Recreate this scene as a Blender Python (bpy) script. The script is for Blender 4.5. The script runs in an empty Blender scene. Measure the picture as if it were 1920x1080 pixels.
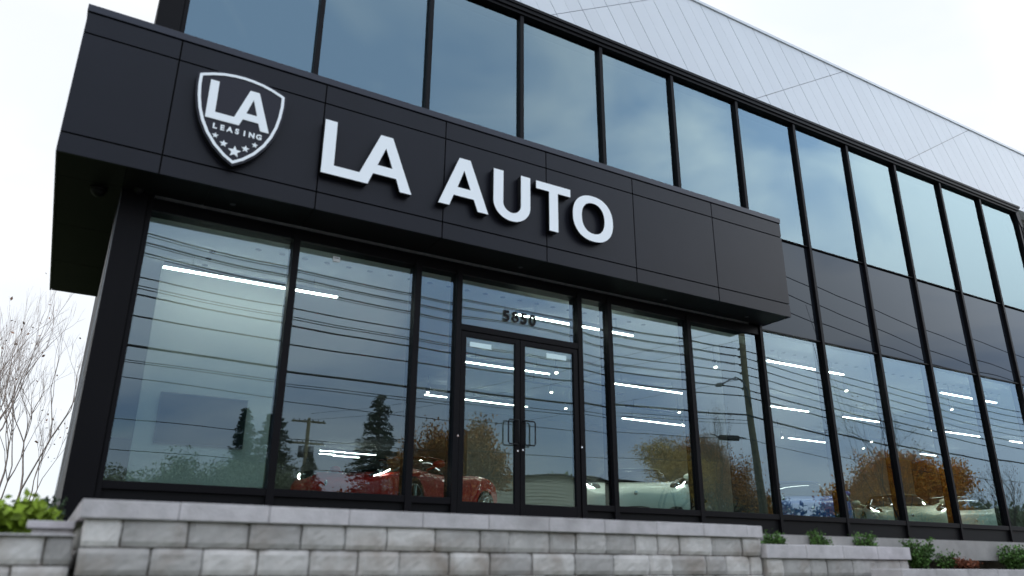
import bpy, bmesh, math, random
from mathutils import Vector, Matrix
import numpy as np
R = math.radians
sc = bpy.context.scene
col = sc.collection

# ------------------------------------------------------------------ camera
def rx(a): return Matrix.Rotation(a, 3, 'X')
def rz(a): return Matrix.Rotation(a, 3, 'Z')
cd = bpy.data.cameras.new("camera"); cam = bpy.data.objects.new("camera", cd); col.objects.link(cam)
M = rz(-0.526312) @ rx(math.pi/2 + 0.347181) @ rz(0.0050145)
cam.matrix_world = Matrix.Translation((0, -10, 0)) @ M.to_4x4()
cd.sensor_width = 36; cd.lens = 1436.6/1920*36; cd.clip_start = .05; cd.clip_end = 2000
cd.dof.use_dof = True; cd.dof.focus_distance = 23.0; cd.dof.aperture_fstop = 0.85
sc.camera = cam
sc.render.resolution_x = 1024; sc.render.resolution_y = 576

# ------------------------------------------------------------------ world
w = bpy.data.worlds.new("World"); sc.world = w; w.use_nodes = True
nt = w.node_tree; N = nt.nodes; L = nt.links
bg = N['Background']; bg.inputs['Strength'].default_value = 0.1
sky = N.new('ShaderNodeTexSky'); sky.sky_type = 'NISHITA'; sky.sun_disc = False
SUN_EL, SUN_AZ = R(48), R(35)          # azimuth measured from +Y clockwise
sky.sun_elevation = SUN_EL; sky.sun_rotation = SUN_AZ
tc = N.new('ShaderNodeTexCoord')
def wn(t, **k):
    n = N.new(t)
    for a, b in k.items(): setattr(n, a, b)
    return n
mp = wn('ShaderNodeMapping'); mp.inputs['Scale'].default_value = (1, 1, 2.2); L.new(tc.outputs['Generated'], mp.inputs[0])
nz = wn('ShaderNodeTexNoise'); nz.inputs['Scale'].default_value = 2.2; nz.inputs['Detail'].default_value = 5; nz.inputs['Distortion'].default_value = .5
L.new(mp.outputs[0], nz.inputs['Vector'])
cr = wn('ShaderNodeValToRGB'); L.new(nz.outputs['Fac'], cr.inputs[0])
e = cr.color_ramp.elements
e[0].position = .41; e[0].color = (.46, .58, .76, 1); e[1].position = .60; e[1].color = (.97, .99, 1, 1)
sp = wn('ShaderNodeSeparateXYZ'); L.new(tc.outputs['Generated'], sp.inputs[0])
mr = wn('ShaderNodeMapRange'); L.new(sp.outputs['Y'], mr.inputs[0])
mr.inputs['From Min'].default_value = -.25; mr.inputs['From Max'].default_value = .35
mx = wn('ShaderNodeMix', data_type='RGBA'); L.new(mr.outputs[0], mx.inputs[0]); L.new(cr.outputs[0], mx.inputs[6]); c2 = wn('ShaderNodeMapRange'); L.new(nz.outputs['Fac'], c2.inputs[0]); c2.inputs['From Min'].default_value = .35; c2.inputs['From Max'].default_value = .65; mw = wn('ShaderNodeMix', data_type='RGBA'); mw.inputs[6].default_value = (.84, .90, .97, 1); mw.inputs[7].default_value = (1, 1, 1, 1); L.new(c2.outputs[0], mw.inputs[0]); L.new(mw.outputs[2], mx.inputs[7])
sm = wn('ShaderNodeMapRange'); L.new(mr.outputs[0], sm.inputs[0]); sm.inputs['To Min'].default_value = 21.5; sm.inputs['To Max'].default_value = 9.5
# street side of the sky: heavier cloud low down, brighter towards +X
gz = wn('ShaderNodeMapRange', interpolation_type='SMOOTHSTEP'); L.new(sp.outputs['Z'], gz.inputs[0]); gz.inputs['From Min'].default_value = .02; gz.inputs['From Max'].default_value = .50; gz.inputs['To Min'].default_value = .43; gz.inputs['To Max'].default_value = 1.0
gx = wn('ShaderNodeMapRange', interpolation_type='SMOOTHSTEP'); L.new(sp.outputs['X'], gx.inputs[0]); gx.inputs['From Min'].default_value = .35; gx.inputs['From Max'].default_value = .95; gx.inputs['To Min'].default_value = .92; gx.inputs['To Max'].default_value = 1.75
gm_ = wn('ShaderNodeMath', operation='MULTIPLY'); L.new(gz.outputs[0], gm_.inputs[0]); L.new(gx.outputs[0], gm_.inputs[1])
gl_ = wn('ShaderNodeMix', data_type='FLOAT'); L.new(mr.outputs[0], gl_.inputs[0]); L.new(gm_.outputs[0], gl_.inputs[2]); gl_.inputs[3].default_value = 1
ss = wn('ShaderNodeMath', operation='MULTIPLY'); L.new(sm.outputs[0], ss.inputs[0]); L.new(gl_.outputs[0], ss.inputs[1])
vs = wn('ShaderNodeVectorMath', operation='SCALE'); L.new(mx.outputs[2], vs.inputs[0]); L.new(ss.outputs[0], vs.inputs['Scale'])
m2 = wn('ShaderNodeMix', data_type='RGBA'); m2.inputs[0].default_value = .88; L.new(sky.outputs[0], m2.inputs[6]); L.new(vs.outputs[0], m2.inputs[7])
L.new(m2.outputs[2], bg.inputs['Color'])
# ------------------------------------------------------------------ sun
sd = bpy.data.lights.new("sun", 'SUN'); sd.energy = 2.2; sd.angle = R(14); sd.color = (1, .97, .93)
so = bpy.data.objects.new("sun", sd); col.objects.link(so)
dv = Vector((math.sin(SUN_AZ)*math.cos(SUN_EL), math.cos(SUN_AZ)*math.cos(SUN_EL), math.sin(SUN_EL)))
so.rotation_euler = dv.to_track_quat('Z', 'Y').to_euler()
sc.view_settings.view_transform = 'Standard'; sc.view_settings.look = 'None'
sc.view_settings.exposure = 0.25; sc.view_settings.gamma = 1.0
sc.cycles.max_bounces = 10; sc.cycles.transparent_max_bounces = 24; sc.cycles.sample_clamp_indirect = 6
sc.cycles.caustics_reflective = False; sc.cycles.caustics_refractive = False
try: sc.cycles.use_denoising = True
except Exception: pass

# ------------------------------------------------------------------ materials
MT = {}
def mat(name, c=(.5,.5,.5), rough=.5, metal=0, spec=.5, coat=0, emit=None, es=1, var=0, vscale=3, bump=0, bscale=40, island=0, dirt=None):
    m = bpy.data.materials.new(name); m.use_nodes = True
    n = m.node_tree.nodes; l = m.node_tree.links; b = n['Principled BSDF']
    b.inputs['Base Color'].default_value = (*c, 1); b.inputs['Roughness'].default_value = rough
    b.inputs['Metallic'].default_value = metal; b.inputs['Specular IOR Level'].default_value = spec
    b.inputs['Coat Weight'].default_value = coat; b.inputs['Coat Roughness'].default_value = .04
    if emit: b.inputs['Emission Color'].default_value = (*emit, 1); b.inputs['Emission Strength'].default_value = es
    t = n.new('ShaderNodeTexCoord'); src = None
    if var or island:
        h = n.new('ShaderNodeHueSaturation'); h.inputs['Color'].default_value = (*c, 1); val = None
        if var:
            q = n.new('ShaderNodeTexNoise'); q.inputs['Scale'].default_value = vscale; q.inputs['Detail'].default_value = 6; q.inputs['Roughness'].default_value = .62
            l.new(t.outputs['Object'], q.inputs['Vector'])
            r = n.new('ShaderNodeMapRange'); l.new(q.outputs['Fac'], r.inputs[0])
            r.inputs['From Min'].default_value = .3; r.inputs['From Max'].default_value = .7
            r.inputs['To Min'].default_value = 1-var; r.inputs['To Max'].default_value = 1+var; val = r.outputs[0]
        if island:
            g = n.new('ShaderNodeNewGeometry'); r2 = n.new('ShaderNodeMapRange'); l.new(g.outputs['Random Per Island'], r2.inputs[0])
            r2.inputs['To Min'].default_value = 1-island; r2.inputs['To Max'].default_value = 1+island
            if val:
                mm = n.new('ShaderNodeMath'); mm.operation = 'MULTIPLY'; l.new(val, mm.inputs[0]); l.new(r2.outputs[0], mm.inputs[1]); val = mm.outputs[0]
            else: val = r2.outputs[0]
        l.new(val, h.inputs['Value']); src = h.outputs[0]
        if dirt:
            q2 = n.new('ShaderNodeTexNoise'); q2.inputs['Scale'].default_value = dirt[1]; q2.inputs['Detail'].default_value = 8; l.new(t.outputs['Object'], q2.inputs['Vector'])
            r3 = n.new('ShaderNodeMapRange'); l.new(q2.outputs['Fac'], r3.inputs[0]); r3.inputs['From Min'].default_value = .5; r3.inputs['From Max'].default_value = .72; r3.inputs['To Max'].default_value = dirt[2]
            mq = n.new('ShaderNodeMix'); mq.data_type = 'RGBA'; l.new(r3.outputs[0], mq.inputs[0]); l.new(src, mq.inputs[6]); mq.inputs[7].default_value = (*dirt[0], 1); src = mq.outputs[2]
        l.new(src, b.inputs['Base Color'])
    if bump:
        q = n.new('ShaderNodeTexNoise'); q.inputs['Scale'].default_value = bscale; q.inputs['Detail'].default_value = 5; l.new(t.outputs['Object'], q.inputs['Vector'])
        bm_ = n.new('ShaderNodeBump'); bm_.inputs['Strength'].default_value = 1; bm_.inputs['Distance'].default_value = bump
        l.new(q.outputs['Fac'], bm_.inputs['Height']); l.new(bm_.outputs[0], b.inputs['Normal'])
    MT[name] = m; return m

def glass(name, refl, trans, ior=1.9, wob=.004, opaque=None, k=1.0):
    """coated glazing: tinted transparency under a fresnel mirror, slightly wavy like real float glass"""
    m = bpy.data.materials.new(name); m.use_nodes = True; n = m.node_tree.nodes; l = m.node_tree.links
    for x in list(n):
        if x.type == 'BSDF_PRINCIPLED': n.remove(x)
    out = [x for x in n if x.type == 'OUTPUT_MATERIAL'][0]
    t = n.new('ShaderNodeTexCoord'); oi = n.new('ShaderNodeObjectInfo'); q = n.new('ShaderNodeTexNoise'); q.noise_dimensions = '4D'
    q.inputs['Scale'].default_value = .55; q.inputs['Detail'].default_value = 1.0
    l.new(t.outputs['Object'], q.inputs['Vector'])
    mu = n.new('ShaderNodeMath'); mu.operation = 'MULTIPLY'; l.new(oi.outputs['Random'], mu.inputs[0]); mu.inputs[1].default_value = 40; l.new(mu.outputs[0], q.inputs['W'])
    bp = n.new('ShaderNodeBump'); bp.inputs['Distance'].default_value = wob; l.new(q.outputs['Fac'], bp.inputs['Height'])
    fr = n.new('ShaderNodeFresnel'); fr.inputs['IOR'].default_value = ior; 
    geo = n.new('ShaderNodeNewGeometry'); inv = n.new('ShaderNodeMath'); inv.operation = 'SUBTRACT'; inv.inputs[0].default_value = k; l.new(geo.outputs['Backfacing'], inv.inputs[1])
    inv.use_clamp = True
    f2 = n.new('ShaderNodeMath'); f2.operation = 'MULTIPLY'; l.new(fr.outputs[0], f2.inputs[0]); l.new(inv.outputs[0], f2.inputs[1]); f2.use_clamp = True
    gl = n.new('ShaderNodeBsdfGlossy'); gl.inputs['Color'].default_value = (*refl, 1); gl.inputs['Roughness'].default_value = 0.0; l.new(bp.outputs[0], gl.inputs['Normal'])
    if opaque:
        tr = n.new('ShaderNodeBsdfDiffuse'); tr.inputs['Color'].default_value = (*opaque, 1)
    else:
        tr = n.new('ShaderNodeBsdfTransparent'); tr.inputs['Color'].default_value = (*[v**.5 for v in trans], 1)
    mi = n.new('ShaderNodeMixShader'); l.new(f2.outputs[0], mi.inputs[0]); l.new(tr.outputs[0], mi.inputs[1]); l.new(gl.outputs[0], mi.inputs[2]); l.new(mi.outputs[0], out.inputs[0])
    MT[name] = m; return m

mat('frame_black', (.0045,.0041,.0054), .45, spec=.09, var=.12, vscale=1.5)
mat('frame_side', (.005,.005,.006), .5, spec=.1)
mat('fascia', (.0080,.0084,.0135), .34, spec=.18, var=.10, vscale=1.6, island=.05, bump=.0012, bscale=1.1)
mat('cap_metal', (.020,.0215,.034), .33, spec=.3)
mat('joint_black', (.003,.003,.003), .8, spec=.1)
mat('soffit', (.0035,.0034,.0032), .55, spec=.12, var=.15, vscale=2)
mat('letter_white', (.80,.84,.88), .45, spec=.3)
mat('shield_face', (.016,.016,.025), .45, spec=.2)
mat('number_black', (.006,.0065,.008), .5, spec=.15)
mat('cladding_white', (.60,.63,.68), .42, var=.025, vscale=.7, island=.025)
mat('seam_grey', (.16,.17,.19), .6)
mat('stone', (.45,.43,.42), .92, spec=.2, var=.15, vscale=5, bump=.003, bscale=22, island=.30, dirt=((.20,.155,.12), 2.2, .75))
mat('coping', (.47,.445,.46), .9, spec=.2, var=.14, vscale=9, bump=.004, bscale=60, island=.07, dirt=((.2,.19,.18), 1.7, .5))
mat('mortar', (.20,.165,.14), 1)
mat('paving', (.28,.27,.26), .9, var=.15, vscale=5)
mat('asphalt', (.05,.05,.052), .9, var=.2, vscale=8, bump=.004, bscale=80)
mat('grass_ground', (.06,.085,.03), 1, var=.35, vscale=1.2)
mat('concrete', (.30,.30,.29), .9, var=.12, vscale=3)
mat('paint_line', (.7,.69,.62), .7, var=.1, vscale=10)
mat('soil', (.045,.032,.024), 1, var=.4, vscale=14, bump=.02, bscale=30)
mat('int_white', (.72,.74,.73), .7, spec=.2)
mat('int_wall_soft', (.62,.63,.61), .7, spec=.2)
mat('int_warm', (.38,.37,.34), .7, spec=.2)
mat('int_ceiling', (.75,.77,.76), .8, spec=.2)
mat('int_grey', (.15,.148,.14), .8, var=.05)
mat('int_dark', (.03,.032,.036), .8)
mat('int_floor', (.20,.20,.195), .18, spec=.5)
mat('screen', (.006,.010,.018), .25, spec=.15)
mat('led', (1,1,1), .5, emit=(1,.97,.93), es=22)
mat('headlamp', (1,1,1), .3, emit=(1,.98,.9), es=1.6)
mat('led_warm', (1,.9,.8), .5, emit=(1,.86,.68), es=14)
mat('fixture', (.25,.27,.29), .5, metal=.3)
mat('fixture_dark', (.03,.03,.035), .5)
mat('sticker', (.62,.80,.82), .6)
mat('chrome', (.7,.7,.72), .15, metal=1)
mat('tyre', (.012,.012,.013), .8)
mat('rim', (.35,.36,.38), .3, metal=.9)
mat('car_glass', (.01,.012,.015), .04, spec=.8)
mat('wood_pole', (.24,.20,.11), .95, var=.35, vscale=6, bump=.01, bscale=20)
mat('wire', (.012,.012,.013), .6)
mat('galv', (.22,.23,.24), .5, metal=.6)
mat('siding', (.72,.68,.52), .8, var=.05)
mat('roof_shingle', (.07,.065,.06), .95, var=.3, vscale=9)
mat('bark', (.07,.052,.04), .95, var=.3, vscale=8)
mat('bark_pale', (.50,.41,.37), .95, var=.3, vscale=8)
mat('leaf_conifer', (.035,.055,.03), .8, spec=.2, island=.5)
mat('leaf_olive', (.20,.23,.13), .8, spec=.2, island=.45)
mat('leaf_orange', (.78,.36,.045), .8, spec=.2, island=.45)
mat('leaf_brown', (.55,.28,.08), .8, spec=.2, island=.5)
mat('leaf_yellow', (.62,.42,.10), .8, spec=.2, island=.5)
mat('leaf_red', (.16,.055,.03), .8, spec=.2, island=.4)
mat('leaf_lime', (.18,.26,.022), .7, spec=.3, island=.45)
mat('leaf_green', (.055,.12,.025), .7, spec=.3, island=.55)
mat('leaf_dead', (.34,.19,.13), .8, island=.5)
def paint(n, c): mat(n, c, .4, spec=.3, coat=.6)
paint('paint_red', (.46,.004,.004)); paint('paint_white', (.74,.78,.74)); paint('paint_blue', (.015,.09,.42)); paint('paint_black', (.012,.012,.014)); paint('paint_cream', (.66,.66,.52))
glass('vision_glass', (.60,.80,.96), (.50,.64,.61), ior=2.3, wob=.002)
glass('upper_glass', (.55,.74,.83), (.34,.46,.48), ior=2.75, wob=.002)
glass('door_glass', (.58,.80,.94), (.50,.66,.60), ior=2.35, wob=.0008)
glass('spandrel_glass', (.62,.70,.80), None, ior=1.42, wob=.002, opaque=(.010,.012,.016))

# ------------------------------------------------------------------ helpers
def tag(o, label=None, cat=None, group=None, kind=None):
    if label: o['label'] = label
    if cat: o['category'] = cat
    if group: o['group'] = group
    if kind: o['kind'] = kind
    return o
def empty(name, loc=(0,0,0), rotz=0, parent=None):
    o = bpy.data.objects.new(name, None); col.objects.link(o); o.location = loc; o.rotation_euler = (0,0,rotz); o.empty_display_size = .2
    if parent: o.parent = parent
    return o
class MB:
    """collects shapes into one mesh"""
    def __init__(s): s.v = []; s.f = []; s.mi = []
    def add(s, vs, fs, mi=0):
        k = len(s.v); s.v += [tuple(v) for v in vs]
        for i, f in enumerate(fs):
            s.f.append(tuple(a+k for a in f)); s.mi.append(mi)
    def box(s, x0, x1, y0, y1, z0, z1, mi=0):
        s.add([(x0,y0,z0),(x1,y0,z0),(x1,y1,z0),(x0,y1,z0),(x0,y0,z1),(x1,y0,z1),(x1,y1,z1),(x0,y1,z1)],
              [(0,3,2,1),(4,5,6,7),(0,1,5,4),(1,2,6,5),(2,3,7,6),(3,0,4,7)], mi)
        return s
    def prism(s, pts, y0, y1, mi=0):
        """polygon in xz (ccw seen from -y) from y0 (front) to y1"""
        n = len(pts); s.add([(x,y0,z) for x,z in pts]+[(x,y1,z) for x,z in pts],
            [tuple(range(n)), tuple(range(2*n-1, n-1, -1))]+[(i, i+n, (i+1)%n+n, (i+1)%n) for i in range(n)], mi); return s
    def tube(s, pts, r, seg=8, mi=0, cap=True):
        pts = [Vector(p) for p in pts]; rs = r if isinstance(r, (list, tuple)) else [r]*len(pts); rings = []
        up = Vector((0,0,1)); prev = None
        for i, p in enumerate(pts):
            d = (pts[min(i+1, len(pts)-1)]-pts[max(i-1, 0)])
            d = d.normalized() if d.length > 1e-9 else up
            a = d.cross(up if abs(d.z) < .95 else Vector((1,0,0))).normalized() if prev is None else (prev-d*prev.dot(d)).normalized()
            prev = a; b = d.cross(a)
            rings.append([p+(a*math.cos(t)+b*math.sin(t))*rs[i] for t in [2*math.pi*j/seg for j in range(seg)]])
        vs = [v for q in rings for v in q]; fs = []
        for i in range(len(pts)-1):
            for j in range(seg):
                fs.append((i*seg+j, i*seg+(j+1)%seg, (i+1)*seg+(j+1)%seg, (i+1)*seg+j))
        if cap: fs.append(tuple(range(seg-1, -1, -1))); fs.append(tuple((len(pts)-1)*seg+j for j in range(seg)))
        s.add(vs, fs, mi); return s
    def ball(s, c, r, seg=14, rings=8, mi=0, rot=None):
        r = r if isinstance(r, (tuple, list)) else (r,r,r); vs = []
        for i in range(1, rings):
            for j in range(seg):
                a = math.pi*i/rings; b = 2*math.pi*j/seg
                v = Vector((r[0]*math.sin(a)*math.cos(b), r[1]*math.sin(a)*math.sin(b), r[2]*math.cos(a)))
                if rot: v = rot @ v
                vs.append(Vector(c)+v)
        t = Vector((0,0,r[2])); 
        if rot: t = rot @ t
        vs += [Vector(c)+t, Vector(c)-t]; fs = []
        for i in range(rings-2):
            for j in range(seg): fs.append((i*seg+j, (i+1)*seg+j, (i+1)*seg+(j+1)%seg, i*seg+(j+1)%seg))
        T = (rings-1)*seg
        for j in range(seg): fs.append((T, j, (j+1)%seg)); fs.append((T+1, (rings-2)*seg+(j+1)%seg, (rings-2)*seg+j))
        s.add(vs, fs, mi); return s
    def build(s, name, mats, parent=None, smooth=False, bevel=0, loc=None):
        me = bpy.data.meshes.new(name); me.from_pydata(s.v, [], s.f); 
        if not isinstance(mats, (list, tuple)): mats = [mats]
        for m in mats: me.materials.append(MT[m])
        me.polygons.foreach_set('material_index', s.mi)
        if smooth: me.polygons.foreach_set('use_smooth', [True]*len(me.polygons))
        me.update(); o = bpy.data.objects.new(name, me); col.objects.link(o)
        if parent: o.parent = parent
        if loc: o.location = loc
        if bevel:
            b = o.modifiers.new('bevel', 'BEVEL'); b.width = bevel; b.segments = 2; b.limit_method = 'ANGLE'
        return o
def box(name, m, x0, x1, y0, y1, z0, z1, parent=None, bevel=0):
    return MB().box(x0,x1,y0,y1,z0,z1).build(name, m, parent, bevel=bevel)

def shape(name, splines, mats, y_front, y_back, parent=None, bevel=0.0):
    """closed xz outlines (outer and holes) -> solid plate facing -y; face material 0 front, 1 sides"""
    cu = bpy.data.curves.new(name, 'CURVE'); cu.dimensions = '2D'; cu.fill_mode = 'BOTH'
    d = (y_back-y_front)/2; cu.extrude = d-bevel; cu.bevel_depth = bevel
    for pts in splines:
        s = cu.splines.new('POLY'); s.points.add(len(pts)-1); s.use_cyclic_u = True
        for i, p in enumerate(pts): s.points[i].co = (p[0], p[1], 0, 1)
    return curve_mesh(name, cu, mats, y_front, d, parent)
def curve_mesh(name, cu, mats, y_front, d, parent, off=(0,0)):
    t = bpy.data.objects.new('tmp', cu); col.objects.link(t)
    dg = bpy.context.evaluated_depsgraph_get(); dg.update()
    me = bpy.data.meshes.new_from_object(t.evaluated_get(dg)); bpy.data.objects.remove(t)
    me.transform(Matrix(((1,0,0,off[0]),(0,0,-1,y_front+d),(0,1,0,off[1]),(0,0,0,1))))
    me.name = name; me.materials.clear()
    for m in mats: me.materials.append(MT[m])
    for p in me.polygons: p.material_index = 0 if p.normal.y < -.9 else len(mats)-1
    o = bpy.data.objects.new(name, me); col.objects.link(o)
    if parent: o.parent = parent
    return o
def text(name, s, size, mats, x, z, y_front, depth, parent, bold=0.0, space=1.0, rot=0):
    cu = bpy.data.curves.new(name, 'FONT'); cu.body = s; cu.size = size; cu.offset = bold; cu.extrude = depth/2; cu.space_character = space; cu.align_x = 'CENTER'
    return curve_mesh(name, cu, mats, y_front, depth/2, parent, (x, z))

# ------------------------------------------------------------------ building
B = tag(empty('dealership_building', (0,0,0)), 'black and glass car dealership with dark entrance canopy and white cladding band', 'building')
MUL = [2.33, 4.165, 5.955, 7.74, 9.55, 11.385, 13.2, 15.04, 16.88, 18.77, 20.61]
XR = 22.45
rnd = random.Random(5)
def pane(name, m, x0, x1, z0, z1, y=0.0, parent=B, t=.012, tilt=.003):
    """a glass pane as a thin box whose front sheet is very slightly bowed and out of plane"""
    nx, nz = 10, 12; vs = []; fs = []
    a, b, c = rnd.uniform(-tilt, tilt), rnd.uniform(-tilt, tilt), rnd.uniform(.2, 1)*.0030
    for j in range(nz+1):
        for i in range(nx+1):
            u, v = i/nx*2-1, j/nz*2-1
            vs.append((x0+(x1-x0)*i/nx, y + a*u + b*v*1.4 + c*((1-u*u)*(1-v*v))*-1, z0+(z1-z0)*j/nz))
    for j in range(nz):
        for i in range(nx):
            k = j*(nx+1)+i; fs.append((k, k+1, k+nx+2, k+nx+1))
    k = len(vs); vs += [(x0,y+t,z0),(x1,y+t,z0),(x1,y+t,z1),(x0,y+t,z1)]; fs.append((k+3,k+2,k+1,k))
    mb = MB(); mb.add(vs, fs); return mb.build(name, m, parent, smooth=True)

def mullion(x, z0, z1, wd=.075, yf=-.075, parent=B):
    mb = MB(); mb.box(x-wd/2, x+wd/2, yf, -.004, z0, z1)
    mb.box(x-wd/2+.008, x+wd/2-.008, .016, .19, z0, z1)
    mb.box(x-wd/2+.012, x+wd/2-.012, -.004, .016, z0, z1)
    return mb.build('mullion', 'frame_black', parent, bevel=.003)
ZT = 9.53
for x in MUL: mullion(x, .34 if x > 11 else 6.3, ZT)
mullion(XR, .34, 9.30)
for x in (2.33, 4.165): mullion(x, .34, 4.31, .095)
for x in (4.85, 7.075, 7.70): mullion(x, .34, 4.31, .09)
mullion(9.50, .34, 4.31, .09)
# corner post (two boxes with a reveal) and first jamb
box('corner_post', 'frame_black', .10, .405, -.11, .30, .30, 9.76, B, .004)
MB().box(.405, .425, -.07, .2, .30, ZT).box(.425, .475, -.085, .19, .30, ZT).build('jamb', 'frame_black', B)
# transoms
def rail(x0, x1, z0, z1, yf=-.06, name='transom', m='frame_black'): return box(name, m, x0, x1, yf, .19, z0, z1, B, .003)
edges_up = [.475] + MUL + [XR]
for a, b in zip(edges_up[:-1], edges_up[1:]):
    a2 = a+.0385 if a > .5 else a; b2 = b-.0385
    pane('window_pane', 'upper_glass', a2, b2, 6.49, ZT)
    if a > 9.6 or b > 11.3:
        s0 = max(a2, 11.42 if a < 11.3 else a2)
        if s0 < b2: pane('spandrel_panel', 'spandrel_glass', s0, b2, 4.37, 6.485)
box('transom', 'frame_black', .475, XR, -.045, .16, 6.478, 6.493, B)
box('transom', 'frame_black', 11.42, XR, -.045, .16, 4.352, 4.372, B)
low = [(.475,2.2825),(2.3775,4.1175),(4.2125,4.805),(7.12,7.655),(7.745,9.455),(9.545,11.3465)]
for a, b in low:
    pane('window_pane', 'vision_glass', a, b, .88, 4.235)
    rail(a, b, .79, .88, -.065, 'sill_rail'); box('kick_panel', 'frame_side', a, b, -.02, .16, .34, .79, B)
for a, b in zip(edges_up[6:-1], edges_up[7:]):
    a, b = a+.0385, b-.0385
    pane('window_pane', 'vision_glass', a, b, .88, 4.352)
    rail(a, b, .79, .88, -.065, 'sill_rail'); box('kick_panel', 'frame_side', a, b, -.02, .16, .34, .79, B)
rail(.475, 11.3465, 4.235, 4.40, -.05, 'head_rail')
pane('window_pane', 'vision_glass', 4.895, 7.03, 3.425, 4.235)
rail(4.895, 7.03, 3.33, 3.425, -.07)
# the doors
def leaf(x0, x1, hs, lx):
    d = empty('door', (x0 if hs > 0 else x1, 0, .6), 0, B); ox = d.location.x
    st = .085; mb = MB()
    mb.box(x0-ox, x0+st-ox, -.06, -.005, .02, 2.72); mb.box(x1-st-ox, x1-ox, -.06, -.005, .02, 2.72)
    mb.box(x0+st-ox, x1-st-ox, -.058, -.005, 2.64, 2.72); mb.box(x0+st-ox, x1-st-ox, -.058, -.005, .02, .24)
    mb.build('door_frame', 'frame_black', d, bevel=.004)
    pane('door_glass', 'door_glass', x0+st-ox, x1-st-ox, .24, 2.64, -.03, d, tilt=.0003)
    hx = (x1-.05 if hs > 0 else x0+.05)-ox; q = -.16*hs
    pts = [(hx, -.06, 1.09), (hx, -.105, 1.09), (hx+q*.2, -.115, 1.09), (hx+q, -.115, 1.09), (hx+q*1.12, -.115, 1.12), (hx+q*1.12, -.115, 1.42), (hx+q, -.115, 1.45), (hx+q*.2, -.115, 1.45), (hx, -.105, 1.45), (hx, -.06, 1.45)]
    MB().tube(pts, .011, 10).tube([(hx,-.105,1.09),(hx,-.115,1.10),(hx,-.115,1.44),(hx,-.105,1.45)], .011, 8).build('door_handle', 'number_black', d, True)
    MB().tube([(lx-ox, -.06, 1.02 if hs < 0 else 1.0), (lx-ox, -.068, 1.02 if hs < 0 else 1.0)], .013, 14).build('lock', 'chrome', d)
    return d
leaf(4.905, 5.925, 1, 5.885); leaf(5.935, 7.02, -1, 5.975)
for lx in (4.88, 7.045): MB().tube([(lx, -.075, 1.74), (lx, -.083, 1.74)], .014, 14).build('lock', 'chrome', B)
# parapet bar, white cladding
MB().box(.10, XR-.03, -.10, .3, 9.535, 9.60).box(.10, XR+.05, -.13, .3, 9.602, 9.68).box(.10, XR+.1, -.15, .3, 9.682, 9.745).build('parapet_trim', 'frame_black', B, bevel=.004)
# chamfer at the right end
MB().prism([(XR-.03, 9.30),(XR+.06, 9.12),(XR+.16,9.12),(XR+.10,9.60),(XR-.10,9.60)], -.09, .16).build('corner_bracket', 'frame_black', B)

def clip(poly, a, b, c):      # keep a*x+b*z<=c
    out = []
    for i in range(len(poly)):
        p, q = poly[i-1], poly[i]; dp = a*p[0]+b*p[1]-c; dq = a*q[0]+b*q[1]-c
        if (dp <= 0) != (dq <= 0):
            t = dp/(dp-dq); out.append((p[0]+(q[0]-p[0])*t, p[1]+(q[1]-p[1])*t))
        if dq <= 0: out.append(q)
    return out
def cladding(x0, x1, z0, z1, parent):
    mb = MB(); seam = MB(); seam.box(x0, x1, .03, .3, z0, z1)
    th = R(30); ux, uz = math.cos(th), math.sin(th)      # long joints climb at 30 degrees
    nx, nz_ = -uz, ux                                     # normal of the long joints
    PX = 5.475; bands = range(-3, 8)
    for k in bands:
        c0 = nx*(11.865+PX*k)+nz_*9.74; c1 = nx*(11.865+PX*(k-1))+nz_*9.74   # band between joints k and k-1 (above joint k)
        q = .828
        base = [(x0,z0),(x1,z0),(x1,z1),(x0,z1)]
        bp = clip(clip(base, -nx, -nz_, -(c0+.006)), nx, nz_, c1-.006)
        if len(bp) < 3: continue
        for i in range(-12, 50):
            t0 = ux*(11.865+q*i)+uz*9.74; t1 = ux*(11.865+q*(i+1))+uz*9.74
            g = .0065
            pp = clip(clip(bp, -ux, -uz, -(t0+g)), ux, uz, t1-g)
            if len(pp) < 3: continue
            # halves with a faint rib between
            tm = (t0+t1)/2
            for h in (0, 1):
                ph = clip(pp, ux, uz, tm-.002) if h == 0 else clip(pp, -ux, -uz, -(tm+.002))
                if len(ph) >= 3: mb.prism(ph, .0, .028)
    mb.build('metal_cladding', 'cladding_white', parent); seam.build('cladding_backing', 'seam_grey', parent)
cladding(.12, XR+3.5, 9.83, 11.86, B)
MB().box(.12, XR+3.5, -.02, .3, 9.747, 9.828).build('base_flashing', 'cladding_white', B)
MB().box(.10, XR+3.52, -.03, .34, 11.862, 11.93).build('parapet_cap', 'cladding_white', B)
# folded wing beyond the right corner
W2 = empty('side_wing', (XR+.10, 0, 0), R(21), B)
for k in range(5): 
    x0 = .03+k*1.85
    pane('window_pane', 'upper_glass', x0+.04, x0+1.81, 6.49, 9.3, .02, W2); pane('spandrel_panel', 'spandrel_glass', x0+.04, x0+1.81, 4.37, 6.485, .02, W2)
    pane('window_pane', 'vision_glass', x0+.04, x0+1.81, .88, 4.352, .02, W2)
box('parapet_trim', 'frame_black', 0,9.4,-.04,.3,9.3,9.72, W2); box('kick_panel', 'frame_black', 0,9.4,-.02,.2,.34,.88, W2)
for k in range(6): box('mullion', 'frame_black', k*1.85-.01, k*1.85+.06, -.07, .19, .34, 9.3, W2)
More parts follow.
